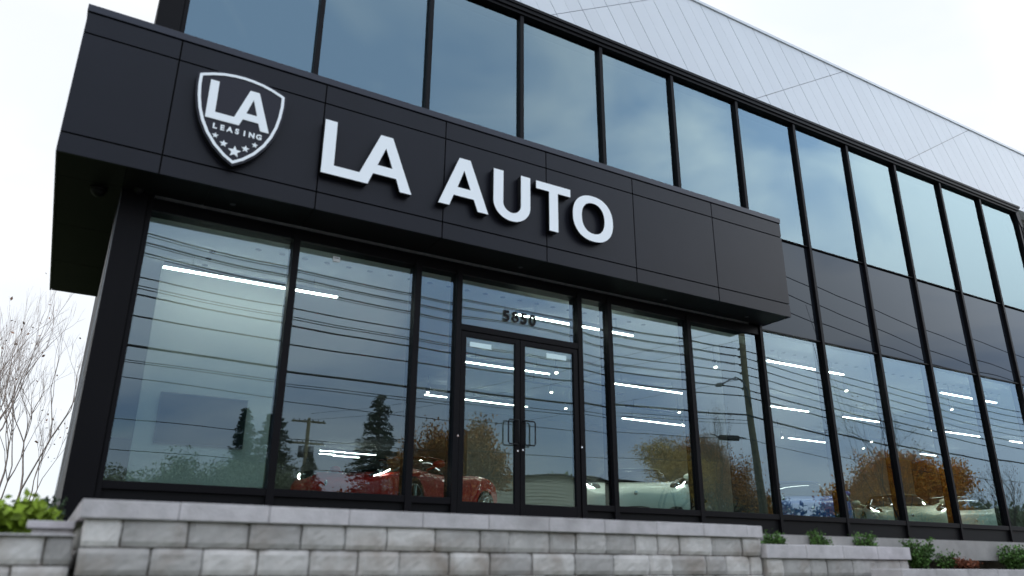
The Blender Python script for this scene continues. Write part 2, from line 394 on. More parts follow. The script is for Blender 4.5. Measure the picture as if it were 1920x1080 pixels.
# shell: left wall, floors, roof, back
box('side_wall', 'frame_side', .12, .30, .31, 18, .30, 9.7, B)
MB().box(.31, 32, .22, 22, 4.36, 6.40).build('floor_slab', 'int_ceiling', B)
box('ground_slab', 'int_floor', .31, 32, .2, 22, .45, .60, B)
box('roof_slab', 'int_grey', .31, 32, .32, 22, 9.6, 9.8, B)
box('upper_wall', 'int_grey', .31, 32, 7.0, 7.2, 6.41, 9.59, B)
box('back_wall', 'int_grey', .31, 32, 22, 22.2, .45, 9.8, B)
box('side_wall', 'int_grey', 32, 32.2, 3.8, 22, .45, 9.8, B)
box('partition_wall', 'int_wall_soft', .86, 2.86, 2.2, 2.35, .605, 4.355, B)
box('partition_wall', 'int_warm', 10.4, 31.9, 10.5, 10.7, .605, 4.355, B)
box('column', 'int_dark', 11.62, 12.35, .9, 1.3, .605, 4.355, B)
# painted steel strip / bulkhead holes
for x, y in [(2.01+.345*i, .90) for i in range(22)] + [(12.83+.345*i, .95) for i in range(26)] + [(1.44, 1.35+.31*i) for i in range(9)]:
    MB().tube([(x, y, 4.359), (x, y, 4.354)], .046, 14).build('ceiling_vent_hole', 'fixture_dark', B)

# canopy
C = empty('canopy', (0,0,0), 0, B)
XL, XRC, YF = -.64, 11.425, -.78
MB().box(XL+.02, XRC-.02, YF+.025, -.12, 4.43, 6.40).box(XL+.02, .08, -.12, 4.68, 4.43, 6.40).build('canopy_core', 'joint_black', C)
xs = [XL, .442, 2.34, 4.19, 5.98, 7.75, 9.60, XRC]
for i in range(7):
    a, b = xs[i]+(.009 if i else 0), xs[i+1]-(.009 if i < 6 else 0)
    for z0, z1 in ((4.405, 4.648), (4.668, 6.020), (6.040, 6.318)):
        box('fascia_panel', 'fascia', a, b, YF, YF+.024, z0, z1, C, .002)
box('cap_flashing', 'cap_metal', XL-.012, XRC+.012, YF-.014, -.125, 6.336, 6.435, C, .004)
box('cap_flashing', 'cap_metal', XL-.012, .09, -.124, 4.71, 6.336, 6.435, C, .004)
for z0, z1 in ((4.405, 4.648), (4.668, 6.020), (6.040, 6.318)):
    box('end_panel', 'fascia', XRC-.024, XRC, YF+.026, -.09, z0, z1, C)
    for a, b in ((YF+.026, 1.1), (1.12, 2.9), (2.92, 4.70)): box('side_panel', 'fascia', XL, XL+.024, a, b, z0, z1, C)
sx = [XL+.026, .10, 1.05, 2.34, 4.19, 5.98, 7.75, 9.60, XRC-.026]
for i in range(8): box('soffit_panel', 'soffit', sx[i]+.004, sx[i+1]-.004, YF+.027, -.115, 4.412, 4.43, C)
for a, b in ((-.107, 1.5), (1.51, 3.1), (3.11, 4.70)): box('soffit_panel', 'soffit', XL+.03, .09, a, b, 4.412, 4.43, C)
for p in ((1.384,-.36), (5.756,-.36), (8.72,-.34), (10.7,-.36)):
    MB().tube([(p[0],p[1],4.412),(p[0],p[1],4.402)], .035, 16).build('soffit_light', 'fixture_dark', C)

# ------------------------------------------------------------------ signs
def arc(cx, cz, rx_, rz_, a0, a1, n): return [(cx+rx_*math.cos(R(a0+(a1-a0)*i/n)), cz+rz_*math.sin(R(a0+(a1-a0)*i/n))) for i in range(n+1)]
def sup(cx, cz, a, b, n=64, p=2.25):
    r = []
    for i in range(n):
        t = 2*math.pi*i/n; c, s = math.cos(t), math.sin(t)
        r.append((cx+a*math.copysign(abs(c)**(2/p), c), cz+b*math.copysign(abs(s)**(2/p), s)))
    return r
SG = tag(empty('letter_sign', (0,0,0)), 'large raised white letters reading LA AUTO on the dark canopy fascia', 'sign')
YS, YB = -.90, -.795
def letter(sp, y0=YS): 
    o = shape('letter', sp, ['letter_white', 'number_black'], y0, YB, SG)
    return o
T, H, Bm = 5.705, 5.70, 4.893
letter([[(2.339,T+.005),(2.507,T+.005),(2.507,5.04),(2.867,5.04),(3.139,T),(3.319,T),(3.640,Bm),(3.466,Bm),(3.401,5.08),(3.060,5.08),(2.992,4.900),(2.339,4.900)], [(3.227,5.515),(3.116,5.222),(3.338,5.222)]])
letter([[(4.377,5.70),(4.557,5.70),(4.873,4.89),(4.697,4.89),(4.627,5.07),(4.296,5.07),(4.231,4.89),(4.056,4.89)], [(4.460,5.508),(4.356,5.21),(4.571,5.21)]])
uo = [(4.957,5.692),(5.126,5.692),(5.126,5.17)] + arc(5.282,5.17,.156,.155,180,360,14)[1:] + [(5.438,5.692),(5.606,5.692),(5.606,5.17)] + arc(5.2815,5.17,.3245,.293,0,-180,24)[1:]
letter([uo])
letter([[(5.715,5.688),(6.362,5.688),(6.362,5.553),(6.120,5.553),(6.120,4.883),(5.955,4.883),(5.955,5.553),(5.715,5.553)]])
letter([sup(6.802,5.282,.398,.402), sup(6.803,5.285,.226,.272)])
for x, z in ((2.42,5.3),(3.5,4.98),(4.18,4.98),(5.04,5.3),(6.03,5.2),(6.5,5.28)): box('mounting_stud', 'galv', x-.02,x+.02,-.797,-.781,z-.03,z+.03, SG)
# shield
SH = tag(empty('shield_sign', (0,0,0)), 'dark shield emblem sign with white LA LEASING lettering and five stars', 'sign')
half = [(0,5.978),(.12,5.972),(.25,5.952),(.38,5.915),(.50,5.868),(.533,5.850),(.535,5.70),(.520,5.53),(.488,5.36),(.435,5.20),(.36,5.05),(.25,4.90),(.12,4.78),(0,4.705)]
cx = 1.231
full = [(cx+x, z) for x, z in half] + [(cx-x, z) for x, z in half[-2:0:-1]]
def inset(p, d):
    n = len(p); out = []; A = sum(p[i][0]*p[(i+1)%n][1]-p[(i+1)%n][0]*p[i][1] for i in range(n)); s = 1 if A > 0 else -1
    for i in range(n):
        a, b, c = Vector(p[i-1]), Vector(p[i]), Vector(p[(i+1)%n]); e1 = (b-a).normalized(); e2 = (c-b).normalized()
        n1 = Vector((-e1.y, e1.x))*s; n2 = Vector((-e2.y, e2.x))*s; m = (n1+n2); m.normalize(); k = d/max(.35, m.dot(n1)); q = b+m*k; out.append((q.x, q.y))
    return out
shape('shield_plate', [inset(full, -.028)], ['shield_face','number_black'], -.895, YB, SH)
shape('shield_border', [full, inset(full, .036)], ['letter_white'], -.904, -.8951, SH)
shape('emblem_letter', [[(.835,5.808),(.940,5.808),(.940,5.36),(1.172,5.36),(1.326,5.805),(1.443,5.805),(1.620,5.255),(1.511,5.255),(1.474,5.36),(1.279,5.36),(1.243,5.26),(.832,5.26)], [(1.382,5.683),(1.312,5.458),(1.450,5.458)]], ['letter_white'], -.905, -.8951, SH)
for i, ch in enumerate('LEASING'):
    text('emblem_letter', ch, .099, ['letter_white'], .962+i*.0905, 5.134, -.903, .007, SH, bold=.0042)
def star(cx_, cz_, r): return [(cx_+(r if k%2 == 0 else r*.45)*math.sin(math.pi*k/5), cz_+(r if k%2 == 0 else r*.45)*math.cos(math.pi*k/5)) for k in range(10)]
for x, z, r in ((.985,5.038,.040),(1.095,4.953,.050),(1.235,4.878,.082),(1.361,4.953,.050),(1.468,5.038,.040)): shape('star', [star(x, z, r)], ['letter_white'], -.904, -.8951, SH)
# street number on the transom window
NM = tag(empty('address_number', (0,0,0)), 'black street number 5850 on the glass above the entrance doors', 'house number')
for i, ch in enumerate('5850'):
    if ch == '8':
        c8 = 5.70+i*.160; hw = lambda z: max([a*math.sqrt(max(0, 1-((z-q)/b)**2)) for q, a, b in ((3.742,.054,.047),(3.661,.064,.053))])
        zz = [3.608+.181*(.5-.5*math.cos(math.pi*k/24)) for k in range(25)]
        out8 = [(c8+hw(z), z) for z in zz]+[(c8-hw(z), z) for z in zz[-2:0:-1]]
        shape('digit', [out8, sup(c8, 3.744, .020, .017, 20), sup(c8, 3.661, .027, .022, 20)], ['number_black'], -.026, -.012, NM)
    else: text('digit', ch, .242, ['number_black'], 5.70+i*.160, 3.612, -.026, .014, NM, bold=.0095)
# stickers
def sticker(x0, x1, z0, z1, y, label, m='sticker'):
    return tag(box('glass_sticker', m, x0, x1, y, y+.0015, z0, z1), label, 'sticker')
sticker(5.06, 5.43, 3.10, 3.175, -.034, 'pale sticker strip on the top of the left entrance door glass')
sticker(6.43, 6.81, 3.11, 3.19, -.034, 'pale sticker strip on the top of the right entrance door glass')
o = MB().box(2.868,2.968,-.011,-.005,4.04,4.115).box(2.88,2.956,-.0115,-.011,4.085,4.10,1).build('glass_sticker', ['letter_white','fixture']); tag(o, 'small white label high on the second ground floor window', 'sticker')

# ------------------------------------------------------------------ soffit things
def dome(x, y, r, label):
    c = tag(empty('security_camera', (x, y, 4.412)), label, 'camera')
    MB().tube([(0,0,0),(0,0,-.03)], r*1.15, 20).build('mount_ring', 'soffit', c, True)
    MB().ball((0,0,-.03), (r,r,r*.9), 18, 10).build('lens_dome', 'soffit', c, True)
dome(-.155, .05, .085, 'large black dome camera under the left end of the canopy')
dome(.277, -.22, .05, 'small black dome camera beside the corner post under the canopy')
o = MB().tube([(.03,-.125,.4),(.05,-.13,1.4),(.092,-.13,3),(.097,-.125,4.40)], .006, 6).tube([(.0,-.10,.4),(.05,-.135,.75),(.075,-.14,1.1),(.085,-.13,2.0)], .004, 6).build('cable', 'galv', None, True)
tag(o, 'thin pale cable running up the left corner post', 'cable')

# ------------------------------------------------------------------ showroom fittings
ROWN = {0: 'by the front glass', 1: 'in the middle of the showroom', 2: 'deep in the showroom', 3: 'far at the back'}
def linear(x0, x1, y, z, label):
    t = tag(empty('linear_light', ((x0+x1)/2, y, z)), label, 'ceiling light', 'white linear lights hung in the showroom'); h = (x1-x0)/2
    MB().box(-h, h, -.035, .035, .012, .09).box(-h*.7-.004, -h*.7+.004, -.004, .004, .09, 4.355-z).box(h*.7-.004, h*.7+.004, -.004, .004, .09, 4.355-z).build('housing', 'fixture', t)
    MB().box(-h, h, -.022, .022, -.008, .011).build('diffuser', 'led', t)
linear(.84, 3.47, 1.66, 4.1, 'long white light bar in front of the white wall, farthest left')
for x0, x1, l in ((6.44,9.0,'light bar crossing behind the street number 5850'), (12.61,15.06,'upper light bar just right of the canopy end'), (18.76,21.2,'highest light bar near the right edge of the showroom')):
    linear(x0, x1, .93, 4.1, 'white '+l)
for x0, x1, l in ((7.1,9.33,'light bar seen through the top of both entrance doors'), (11.05,13.35,'light bar above the white sports car'), (15.62,18.0,'middle row light bar left of the pole reflection'), (19.5,21.6,'middle row light bar over the blue car'), (24.5,26.9,'middle row light bar over the orange tree reflection'), (28.2,30.6,'light bar at the far right frame edge')):
    linear(x0, x1, 4.35, 4.1, 'white '+l)
for x0, x1, l in ((7.83,8.75,'short light bar left of the door jamb in the back row'), (8.95,10.9,'back row light bar behind the left door'), (14.2,16.7,'lower light bar over the white car roof'), (21.3,23.6,'back row light bar above the blue car'), (28.6,30.4,'small back row light bar over the orange tree reflection')):
    linear(x0, x1, 7.9, 4.1, 'white '+l)
for i, (x0, x1, y) in enumerate(((8.6,9.6,19.4),(9.62,10.9,19.5),(8.85,9.5,20.3),(9.5,10.6,20.6))):
    linear(x0, x1, y, 4.1, 'tiny far back light bar over the red car hood, %s of a cluster of four' % ['leftmost','rightmost','third','lowest'][i])
def spot(x, y, z, label, aim=None, power=260):
    t = tag(empty('spotlight', (x, y, z)), label, 'spotlight', 'round spotlights on the showroom ceiling')
    MB().tube([(0,0,4.355-z),(0,0,.16)], .012, 8).tube([(0,.0,.17),(-.02,-.05,.02)], .045, 16).build('lamp_head', 'fixture', t, False)
    MB().tube([(-.0205,-.051,.018),(-.0215,-.054,.010)], .036, 16).build('lamp_lens', 'led_warm', t)
    if aim:
        ld = bpy.data.lights.new('spot_beam', 'SPOT'); ld.energy = power; ld.spot_size = R(70); ld.spot_blend = .8; ld.shadow_soft_size = .05; ld.color = (1,.93,.82)
        lo = bpy.data.objects.new('spot_beam', ld); col.objects.link(lo); lo.parent = t; lo.location = (-.03,-.07,-.02)
        lo.rotation_euler = (Vector(aim)-Vector((x,y,z))).to_track_quat('-Z','Y').to_euler()
AIM = {(11.56,1.42): ((9.9,2.3,1.2),240), (8.35,2.6): ((9.3,1.3,1.0),170), (9.99,5.3): ((6.8,4.2,1.3),90), (15.84,1.51): ((14.4,2.2,1.1),260), (20.16,1.58): ((18.2,2.4,1.1),300), (22.8,3.8): ((21.2,2.4,1.0),360), (7.45,6.86): ((5.0,3.4,1.4),90)}
for x, y, z, l in ((9.99,5.3,3.9,'upper spotlight behind the right entrance door'), (11.42,6.8,3.9,'lower spotlight behind the right entrance door'), (14.33,5.63,3.9,'spotlight above the white car between two light bars'), (11.56,1.42,3.9,'spotlight left of the pole reflection, near the glass'),
    (15.72,7.05,3.9,'spotlight at the right end of the lower light bar'), (7.45,6.86,3.9,'spotlight at the left end of the back row bar by the door'), (15.84,1.51,3.9,'spotlight high in the second window past the canopy'), (20.1,7.18,3.9,'spotlight left of the back row bar above the blue car'),
    (23.3,6.25,3.9,'right spotlight over the bare twigs reflection'), (24.37,7.35,3.9,'lower left spotlight over the bare twigs reflection'), (20.16,1.58,3.9,'spotlight under the highest right light bar'), (22.8,3.8,3.9,'spotlight in the middle of the orange tree window'), (8.35,2.6,3.62,'warm spotlight just above the right entrance door')): spot(x, y, z, l, *AIM.get((x,y), (None,)))
for x0, x1, y, l in ((9.2,12.2,5.3,'behind the doors'), (13.2,16.6,6.5,'above the white car'), (19.0,25.0,6.6,'above the blue car')):
    o = MB().box(x0, x1, y-.02, y+.02, 4.1, 4.14).box(x0+.3,x0+.31,y-.005,y+.005,4.14,4.355).box(x1-.31,x1-.3,y-.005,y+.005,4.14,4.355).build('ceiling_track', 'fixture_dark'); tag(o, 'thin dark lighting track %s' % l, 'lighting track')
tv = tag(empty('wall_screen', (1.75, 2.2, 2.0)), 'large dark blue rectangular screen on the white wall at left', 'screen')
MB().box(-.62,.62,-.05,-.001,-.37,.37).build('screen_body', 'fixture_dark', tv); MB().box(-.605,.605,-.0535,-.0505,-.355,.355).build('display', 'screen', tv)

# ------------------------------------------------------------------ cars
def car(loc, yaw, pm, label, style='sport', L_=4.5, sc_=1.0, rimc='rim'):
    c = tag(empty('sports_car', loc, yaw), label, 'car')
    if style == 'sport':
        st = [(2.27,.50,.30,.50,.52),(2.20,.74,.20,.57,.60),(2.0,.88,.14,.66,.68),(1.75,.95,.13,.76,.73),(1.35,.985,.13,.86,.78),(.95,.965,.13,.86,.84),(.4,.93,.13,.84,.90),(-.3,.93,.13,.86,.94),(-.9,.97,.13,.93,.97),(-1.35,1.0,.14,.99,.99),(-1.8,.98,.20,.96,.98),(-2.15,.90,.28,.88,.92),(-2.27,.74,.36,.80,.84)]
        gh = [(1.02,.66,.82,.50,.86),(.55,.76,.86,.56,1.04),(.1,.79,.88,.58,1.15),(-.4,.79,.90,.57,1.18),(-.9,.76,.93,.53,1.14),(-1.4,.66,.96,.45,1.04),(-1.75,.5,.97,.35,.99)]
    else:
        st = [(2.2,.50,.32,.56,.60),(2.14,.72,.24,.66,.70),(2.0,.84,.17,.76,.74),(1.75,.90,.15,.85,.77),(1.3,.925,.15,.93,.82),(.95,.91,.15,.93,.88),(.4,.88,.15,.92,.94),(-.3,.88,.15,.93,.97),(-.9,.92,.15,.97,1.0),(-1.35,.95,.16,1.0,1.02),(-1.75,.93,.22,.95,.98),(-2.1,.84,.30,.84,.88),(-2.22,.70,.38,.72,.76)]
        gh = [(.98,.70,.88,.55,.90),(.60,.76,.92,.58,1.12),(.2,.78,.94,.60,1.26),(-.3,.78,.95,.60,1.31),(-.8,.76,.97,.57,1.27),(-1.3,.70,1.0,.50,1.15),(-1.75,.55,1.0,.38,1.0)]
    mb = MB(); rings = []
    for x, w_, zl, zs, zc in st:
        half = [(0,zl),(.55*w_,zl),(.88*w_,zl+.02),(.985*w_,zl+.12),(w_,zl+.45*(zs-zl)),(.985*w_,zl+.72*(zs-zl)),(.95*w_,zs-.03),(.84*w_,zs+.012),(.68*w_,zs*.55+zc*.45-.005),(.4*w_,zc*.8+zs*.2+.006),(0,zc+.02)]
        rings.append([(x,y,z) for y,z in half]+[(x,-y,z) for y,z in half[-2:0:-1]])
    n = len(rings[0]); vs = [v for r in rings for v in r]; fs = [tuple(range(n))] + [tuple((len(rings)-1)*n+j for j in range(n-1,-1,-1))]
    for i in range(len(rings)-1):
        for j in range(n): fs.append((i*n+j, (i+1)*n+j, (i+1)*n+(j+1)%n, i*n+(j+1)%n))
    mb.add(vs, fs); body = mb.build('body', pm, c, True); s = body.modifiers.new('s','SUBSURF'); s.levels = 2; s.render_levels = 2
    # glasshouse and roof
    gm = MB(); rm = MB(); gr = []
    for x, bw, bz, tw, tz in gh:
        half = [(bw,bz-.05),(bw*.985,bz+.03),((bw*.35+tw*.65),bz*.35+tz*.65),(tw,tz-.012),(tw*.6,tz+.02),(0,tz+.032)]
        gr.append([(x,y,z) for y,z in half]+[(x,-y,z) for y,z in half[-2::-1]])
    n = len(gr[0])
    vs = [v for r in gr for v in r]; gf = []
    for i in range(len(gr)-1):
        for j in range(n-1): gf.append((i*n+j, i*n+j+1, (i+1)*n+j+1, (i+1)*n+j))
    gm.add(vs, gf); go = gm.build('window_glass', 'car_glass', c, True); s = go.modifiers.new('s','SUBSURF'); s.levels = 2; s.render_levels = 2
    rf = []; rv = []
    sel = gr[2:5]
    for r in sel: rv += [(p[0],p[1]*1.01,p[2]+.012) for p in r[3:8]]
    for i in range(2):
        for j in range(4): rf.append((i*5+j, i*5+j+1, (i+1)*5+j+1, (i+1)*5+j))
    rm.add(rv, rf); ro = rm.build('roof', pm, c, True); s = ro.modifiers.new('t','SOLIDIFY'); s.thickness = .02; s = ro.modifiers.new('s','SUBSURF'); s.levels = 2; s.render_levels = 2
    for sx_, wx, ww in ((1,1.35,.985),(1,-1.35,1.0),(-1,1.35,.985),(-1,-1.35,1.0)):
        if style != 'sport': ww *= .94
        MB().tube([(wx, sx_*(ww-.25), .335),(wx, sx_*(ww+.006), .335)], .375, 28).build('wheel_arch', 'tyre', c)
        wh = empty('wheel', (wx, sx_*(ww+.008), .335), 0, c)
        MB().tube([(0,-sx_*.2,0),(0,-sx_*.004,0),(0,sx_*.012,0)], [.33,.33,.31], 28).build('tyre', 'tyre', wh)
        rmx = MB().tube([(0,sx_*.013,0),(0,sx_*.018,0)], .255, 28, mi=1)
        for k in range(5):
            a = 2*math.pi*k/5
            for q in (-.13, .13):
                rmx.tube([(.04*math.sin(a),sx_*.024,.04*math.cos(a)),(.24*math.sin(a+q),sx_*.022,.24*math.cos(a+q))], [.022,.014], 6)
        ring = [(.248*math.sin(t), sx_*.022, .248*math.cos(t)) for t in [2*math.pi*k/28 for k in range(29)]]
        rmx.tube(ring, .012, 6, cap=False).ball((0,sx_*.026,0), (.045,.012,.045)).build('rim', [rimc, 'tyre'], wh)
    for s_ in (-1, 1):
        if style == 'sport':
            rot = Matrix.Rotation(-s_*.42, 3, 'Z') @ Matrix.Rotation(.30, 3, 'Y')
            hl = MB().ball((1.74, s_*.74, .735), (.34,.115,.075), 20, 10, rot=rot).build('headlight', 'car_glass', c, True)
            MB().tube([(2.02, s_*.68, .655),(1.93, s_*.79, .705),(1.83, s_*.84, .765)], .008, 6).build('light_strip', 'led', hl)
            MB().ball((1.90, s_*.70, .735), (.045,.045,.03)).build('lamp', 'chrome', hl, True)
        else:
            hl = MB().ball((1.93, s_*.66, .735), (.14,.135,.14), 20, 12).build('headlight', 'car_glass', c, True)
            MB().ball((2.055, s_*.665, .745), (.02,.035,.035)).build('lamp', 'headlamp', hl, True)
            ring = [(1.985+.0*math.cos(t), s_*.66+.135*math.sin(t), .745+.135*math.cos(t)) for t in [2*math.pi*k/24 for k in range(25)]]
            MB().tube(ring, .013, 6, cap=False).build('bezel', 'chrome', hl, True)
        rr = Matrix.Rotation(s_*.15, 3, 'Z')
        MB().ball((.62, s_*1.03, .97), (.075,.115,.062), 16, 8, rot=rr).tube([(.62,s_*.80,.88),(.62,s_*.98,.94)], .018, 8).build('mirror', pm, c, True)
        MB().ball((2.13, s_*.58, .30), (.11,.18,.075), 16, 8).build('air_intake', 'tyre', c, True)
        MB().ball((-2.2, s_*.62, .72), (.07,.12,.06), 16, 8).build('tail_light', 'leaf_red', c, True)
        MB().box(.75,-.45, s_*.935-.002, s_*.935+.002, .30, .305).build('door_line', 'joint_black', c)
    MB().ball((2.2, 0, .30), (.08,.34,.08), 18, 8).build('grille', 'tyre', c, True)
    MB().ball((2.262, 0, .555), (.01,.03,.04)).build('badge', 'chrome', c, True)
    c.scale = (sc_,)*3
    return c
FZ = .60
def head(dx, dy): return math.atan2(dy, dx)
car((5.35, 3.0, FZ), head(-.80,-.60), 'paint_red', 'red sports car with its nose pointing left behind the second window')
car((10.58, 3.1, FZ+.03), head(-.61,-.79), 'paint_white', 'white sports car facing out behind the glass right of the entrance', sc_=1.09)
car((15.5, 3.05, FZ+.02), head(-.66,-.75), 'paint_blue', 'blue sports car with round headlights facing out beyond the canopy end', 'round')
car((14.0, 6.2, FZ), head(-.60,-.80), 'paint_black', 'low black sports car parked behind and right of the white one', 'sport')
car((19.3, 3.0, FZ), head(-.74,-.67), 'paint_cream', 'cream sports car with dark roof behind the orange tree reflection', 'sport')
car((22.6, 3.4, FZ), head(-.74,-.67), 'paint_white', 'white round-fendered car, last one at the right end of the showroom', 'round')

# ------------------------------------------------------------------ ground, road, walls
def slab(name, m, x0, x1, y0, y1, z, t=.3):
    o = box(name, m, x0, x1, y0, y1, z-t, z); return tag(o, kind='structure')
slab('ground', 'grass_ground', -400, 400, -400, 400, -1.72, .5)
slab('pavement', 'concrete', -80, 90, -12.1, -8.2, -1.58, .13)
slab('road', 'asphalt', -200, 200, -27.5, -12.35, -1.715, .001)
slab('kerb', 'concrete', -200, 200, -12.35, -12.1, -1.58, .13)
slab('kerb', 'concrete', -200, 200, -27.75, -27.5, -1.58, .13)
mb = MB()
for x in range(-60, 100, 9): mb.box(x, x+3, -20.06, -19.94, -1.711, -1.710)
tag(mb.build('lane_markings', 'paint_line'), kind='structure')
slab('lawn', 'grass_ground', -80, 90, -8.19, -4.75, -1.60, .11)
slab('terrace_paving', 'paving', .45, 40, -3.7, -.03, .34, .25)
slab('terrace_fill', 'soil', .6, 6.3, -3.6, -.2, .08, 1.7)
slab('entrance_step', 'concrete', 4.3, 7.6, -1.3, -.11, .57, .225)
mb = MB(); mb.box(.45, 60, .0, 24, -1.69, .298); tag(mb.build('foundation', 'concrete'), kind='structure')

def block_wall(name, label, x0, x1, yf, ztop, zbot, cop_t=.12, pitch=.182, seed=1, ret=None, cop_over=.03, cat='wall', depth=.3):
    """split-face block retaining wall with a slab coping; front faces -y; ret = y to which the left end returns"""
    r = random.Random(seed); W = tag(empty(name, (x0, yf, zbot)), label, cat)
    mb = MB(); core = MB(); core.box(x0+.04-x0, x1-x0-.01, .045, depth, 0, ztop-cop_t-zbot-.002)
    def blk(a, b, za, zb, to):
        nx, nz_ = 9, 5; vs = []; j0 = r.uniform(-.008, .010); sl = r.uniform(-.006, .006)
        for j in range(nz_+1):
            for i in range(nx+1):
                u, v = i/nx, j/nz_; ed = min(u, 1-u)*(b-a); ez = min(v, 1-v)*(zb-za)
                drop = .014*max(0, 1-ed/.03)**2 + .012*max(0, 1-ez/.03)**2
                vs.append(to(a+(b-a)*u + (r.uniform(-.003,.003) if 0<i<nx else r.uniform(-.003,.004)), j0+sl*(u-.5)*2+drop+r.uniform(-.003,.003), za+(zb-za)*v + (r.uniform(-.002,.002))))
        fs = []
        for j in range(nz_):
            for i in range(nx):
                k = j*(nx+1)+i; fs.append((k,k+1,k+nx+2,k+nx+1))
        # sides
        k = len(vs); bot = [i for i in range(nx+1)]; top = [nz_*(nx+1)+i for i in range(nx+1)]
        vs += [to(a+.003, .12, za), to(b-.003, .12, za), to(b-.003, .12, zb), to(a+.003, .12, zb)]
        fs += [tuple([k]+[k+1]+bot[::-1]), tuple([k+2, k+3]+top), tuple([k+3, k]+[j*(nx+1) for j in range(nz_+1)]), tuple([k+1, k+2]+[j*(nx+1)+nx for j in range(nz_, -1, -1)])]
        mb.add(vs, fs)
    z = ztop-cop_t-zbot; row = 0
    while z > .02:
        z0 = max(0, z-pitch); x = 0.0; first = True; L_ = x1-x0
        while x < L_-.01:
            wd = r.choice((.38,.42,.34,.42,.28,.44)); 
            if first: wd = (.24, .44, .33)[row % 3]; first = False
            if L_-x-wd < .12: wd = L_-x
            blk(x+.006, x+wd-.006, z0+.005, z-.005, lambda a, b_, c_: (a, b_, c_)); x += wd
        if ret is not None:
            y = .02; first = True; Ly = ret-yf
            while y < Ly-.01:
                wd = r.choice((.43,.46,.44)); 
                if Ly-y-wd < .12: wd = Ly-y
                blk(y+.006, y+wd-.006, z0+.005, z-.005, lambda a, b_, c_: (.012+b_, Ly+.02-a, c_)); y += wd
        z -= pitch; row += 1
    mb.build('stone_blocks', 'stone', W); core.build('wall_core', 'mortar', W)
    cp = MB(); x = -cop_over; zc = ztop-zbot
    while x < x1-x0:
        wd = r.choice((.61,.60,.62)) ; 
        if x1-x0-x-wd < .2: wd = x1-x0-x
        dz = r.uniform(-.002,.002)
        cp.box(x+.002, x+wd-.002, -cop_over+r.uniform(-.002,.002), depth+.05, zc-cop_t, zc+dz); x += wd
    cp.build('coping', 'coping', W, bevel=.006)
    if ret is not None:
        c2 = MB(); y = depth+.052
        while y < ret-yf:
            wd = .6; wd = min(wd, ret-yf-y+.001)
            if wd > .05: c2.box(-cop_over, .32, y+.002, y+wd-.002, zc-cop_t, zc-.001)
            y += .6
        c2.build('coping', 'coping', W, bevel=.006)
        MB().box(.05, .3, .3, ret-yf, 0, zc-cop_t-.002).build('wall_core', 'mortar', W)
    return W
block_wall('retaining_wall', 'long grey block retaining wall with smooth coping in front of the entrance', .215, 6.53, -4.0, .402, -1.6, seed=3, ret=-.35)
block_wall('retaining_wall', 'lower grey block wall at the far left beside the bush', -7.0, .19, -3.93, .178, -1.6, cop_t=.012, seed=9, depth=.3)
block_wall('retaining_wall', 'lower block wall right of the entrance wall with three shrubs behind it', 6.56, 8.95, -4.03, .222, -1.6, cop_t=.14, seed=5)
block_wall('retaining_wall', 'pale set-back block wall behind the bushes at the right', 8.98, 16.0, -3.2, .245, -1.6, cop_t=.15, seed=6)
block_wall('retaining_wall', 'lowest block wall at the bottom right corner in front of the bushes', 8.0, 16.0, -4.55, -.02, -1.6, cop_t=.14, seed=7)
block_wall('retaining_wall', 'small grey stone pier between the green bush and the entrance wall', -.08, .185, -3.55, .275, .15, cop_t=.05, seed=8, depth=.25)
slab('planting_bed', 'soil', 6.55, 8.95, -3.72, -.12, .13, .5)
slab('planting_bed', 'soil', 8.97, 16, -4.24, -3.2, -.03, 1.2)
slab('lawn', 'grass_ground', -40, .18, -3.6, 20, .1, 1.6)

# ------------------------------------------------------------------ vegetation
def leaves_mesh(name, pts, size, m, parent, seed, aspect=.55, droop=None):
    rg = np.random.RandomState(seed); P = np.array(pts); n = len(P)
    a = rg.normal(size=(n,3)); a /= np.linalg.norm(a, axis=1)[:,None]
    if droop is not None: a[:,2] = a[:,2]*.4-droop; a /= np.linalg.norm(a, axis=1)[:,None]
    b = np.cross(a, rg.normal(size=(n,3))); b /= np.linalg.norm(b, axis=1)[:,None]
    s = size*rg.uniform(.55,1.3,size=(n,1)); A = a*s; Bv = b*s*aspect
    V = np.empty((n*4,3)); V[0::4] = P-A*.5; V[1::4] = P+Bv*.5; V[2::4] = P+A*.5; V[3::4] = P-Bv*.5
    me = bpy.data.meshes.new(name); me.vertices.add(n*4); me.vertices.foreach_set('co', V.ravel())
    me.loops.add(n*4); me.loops.foreach_set('vertex_index', np.arange(n*4)); me.polygons.add(n)
    me.polygons.foreach_set('loop_start', np.arange(n)*4); me.polygons.foreach_set('loop_total', np.full(n,4)); me.materials.append(MT[m]); me.update(calc_edges=True); me.validate()
    o = bpy.data.objects.new(name, me); col.objects.link(o); o.parent = parent; return o
def grow(mb, rg, p, d, length, r, depth, spread, tips, up=.15, shrink=.74, kids=(2,3), seg=None):
    q = [Vector(p)]; rs = [r]; dd = Vector(d); k = 3
    for i in range(k):
        dd = (dd+Vector((rg.gauss(0,.10),rg.gauss(0,.10),rg.gauss(0,.06)+up*.12))).normalized(); q.append(q[-1]+dd*length/k); rs.append(r*(1-.38*(i+1)/k))
    mb.tube(q, rs, 7 if r > .05 else 4, cap=False)
    if depth <= 2: tips += [tuple(v) for v in q[1:]]
    if depth == 0: return
    for j in range(rg.randint(*kids)):
        ax = dd.cross(Vector((rg.gauss(0,1),rg.gauss(0,1),rg.gauss(0,1)))).normalized()
        nd = (Matrix.Rotation(rg.uniform(.45,1)*spread, 3, ax) @ dd); nd = (nd+Vector((0,0,up))).normalized()
        st = q[-1] if j == 0 else q[rg.randint(2,3)]
        grow(mb, rg, st, nd, length*shrink*rg.uniform(.8,1.15), r*.6, depth-1, spread, tips, up, shrink, kids)
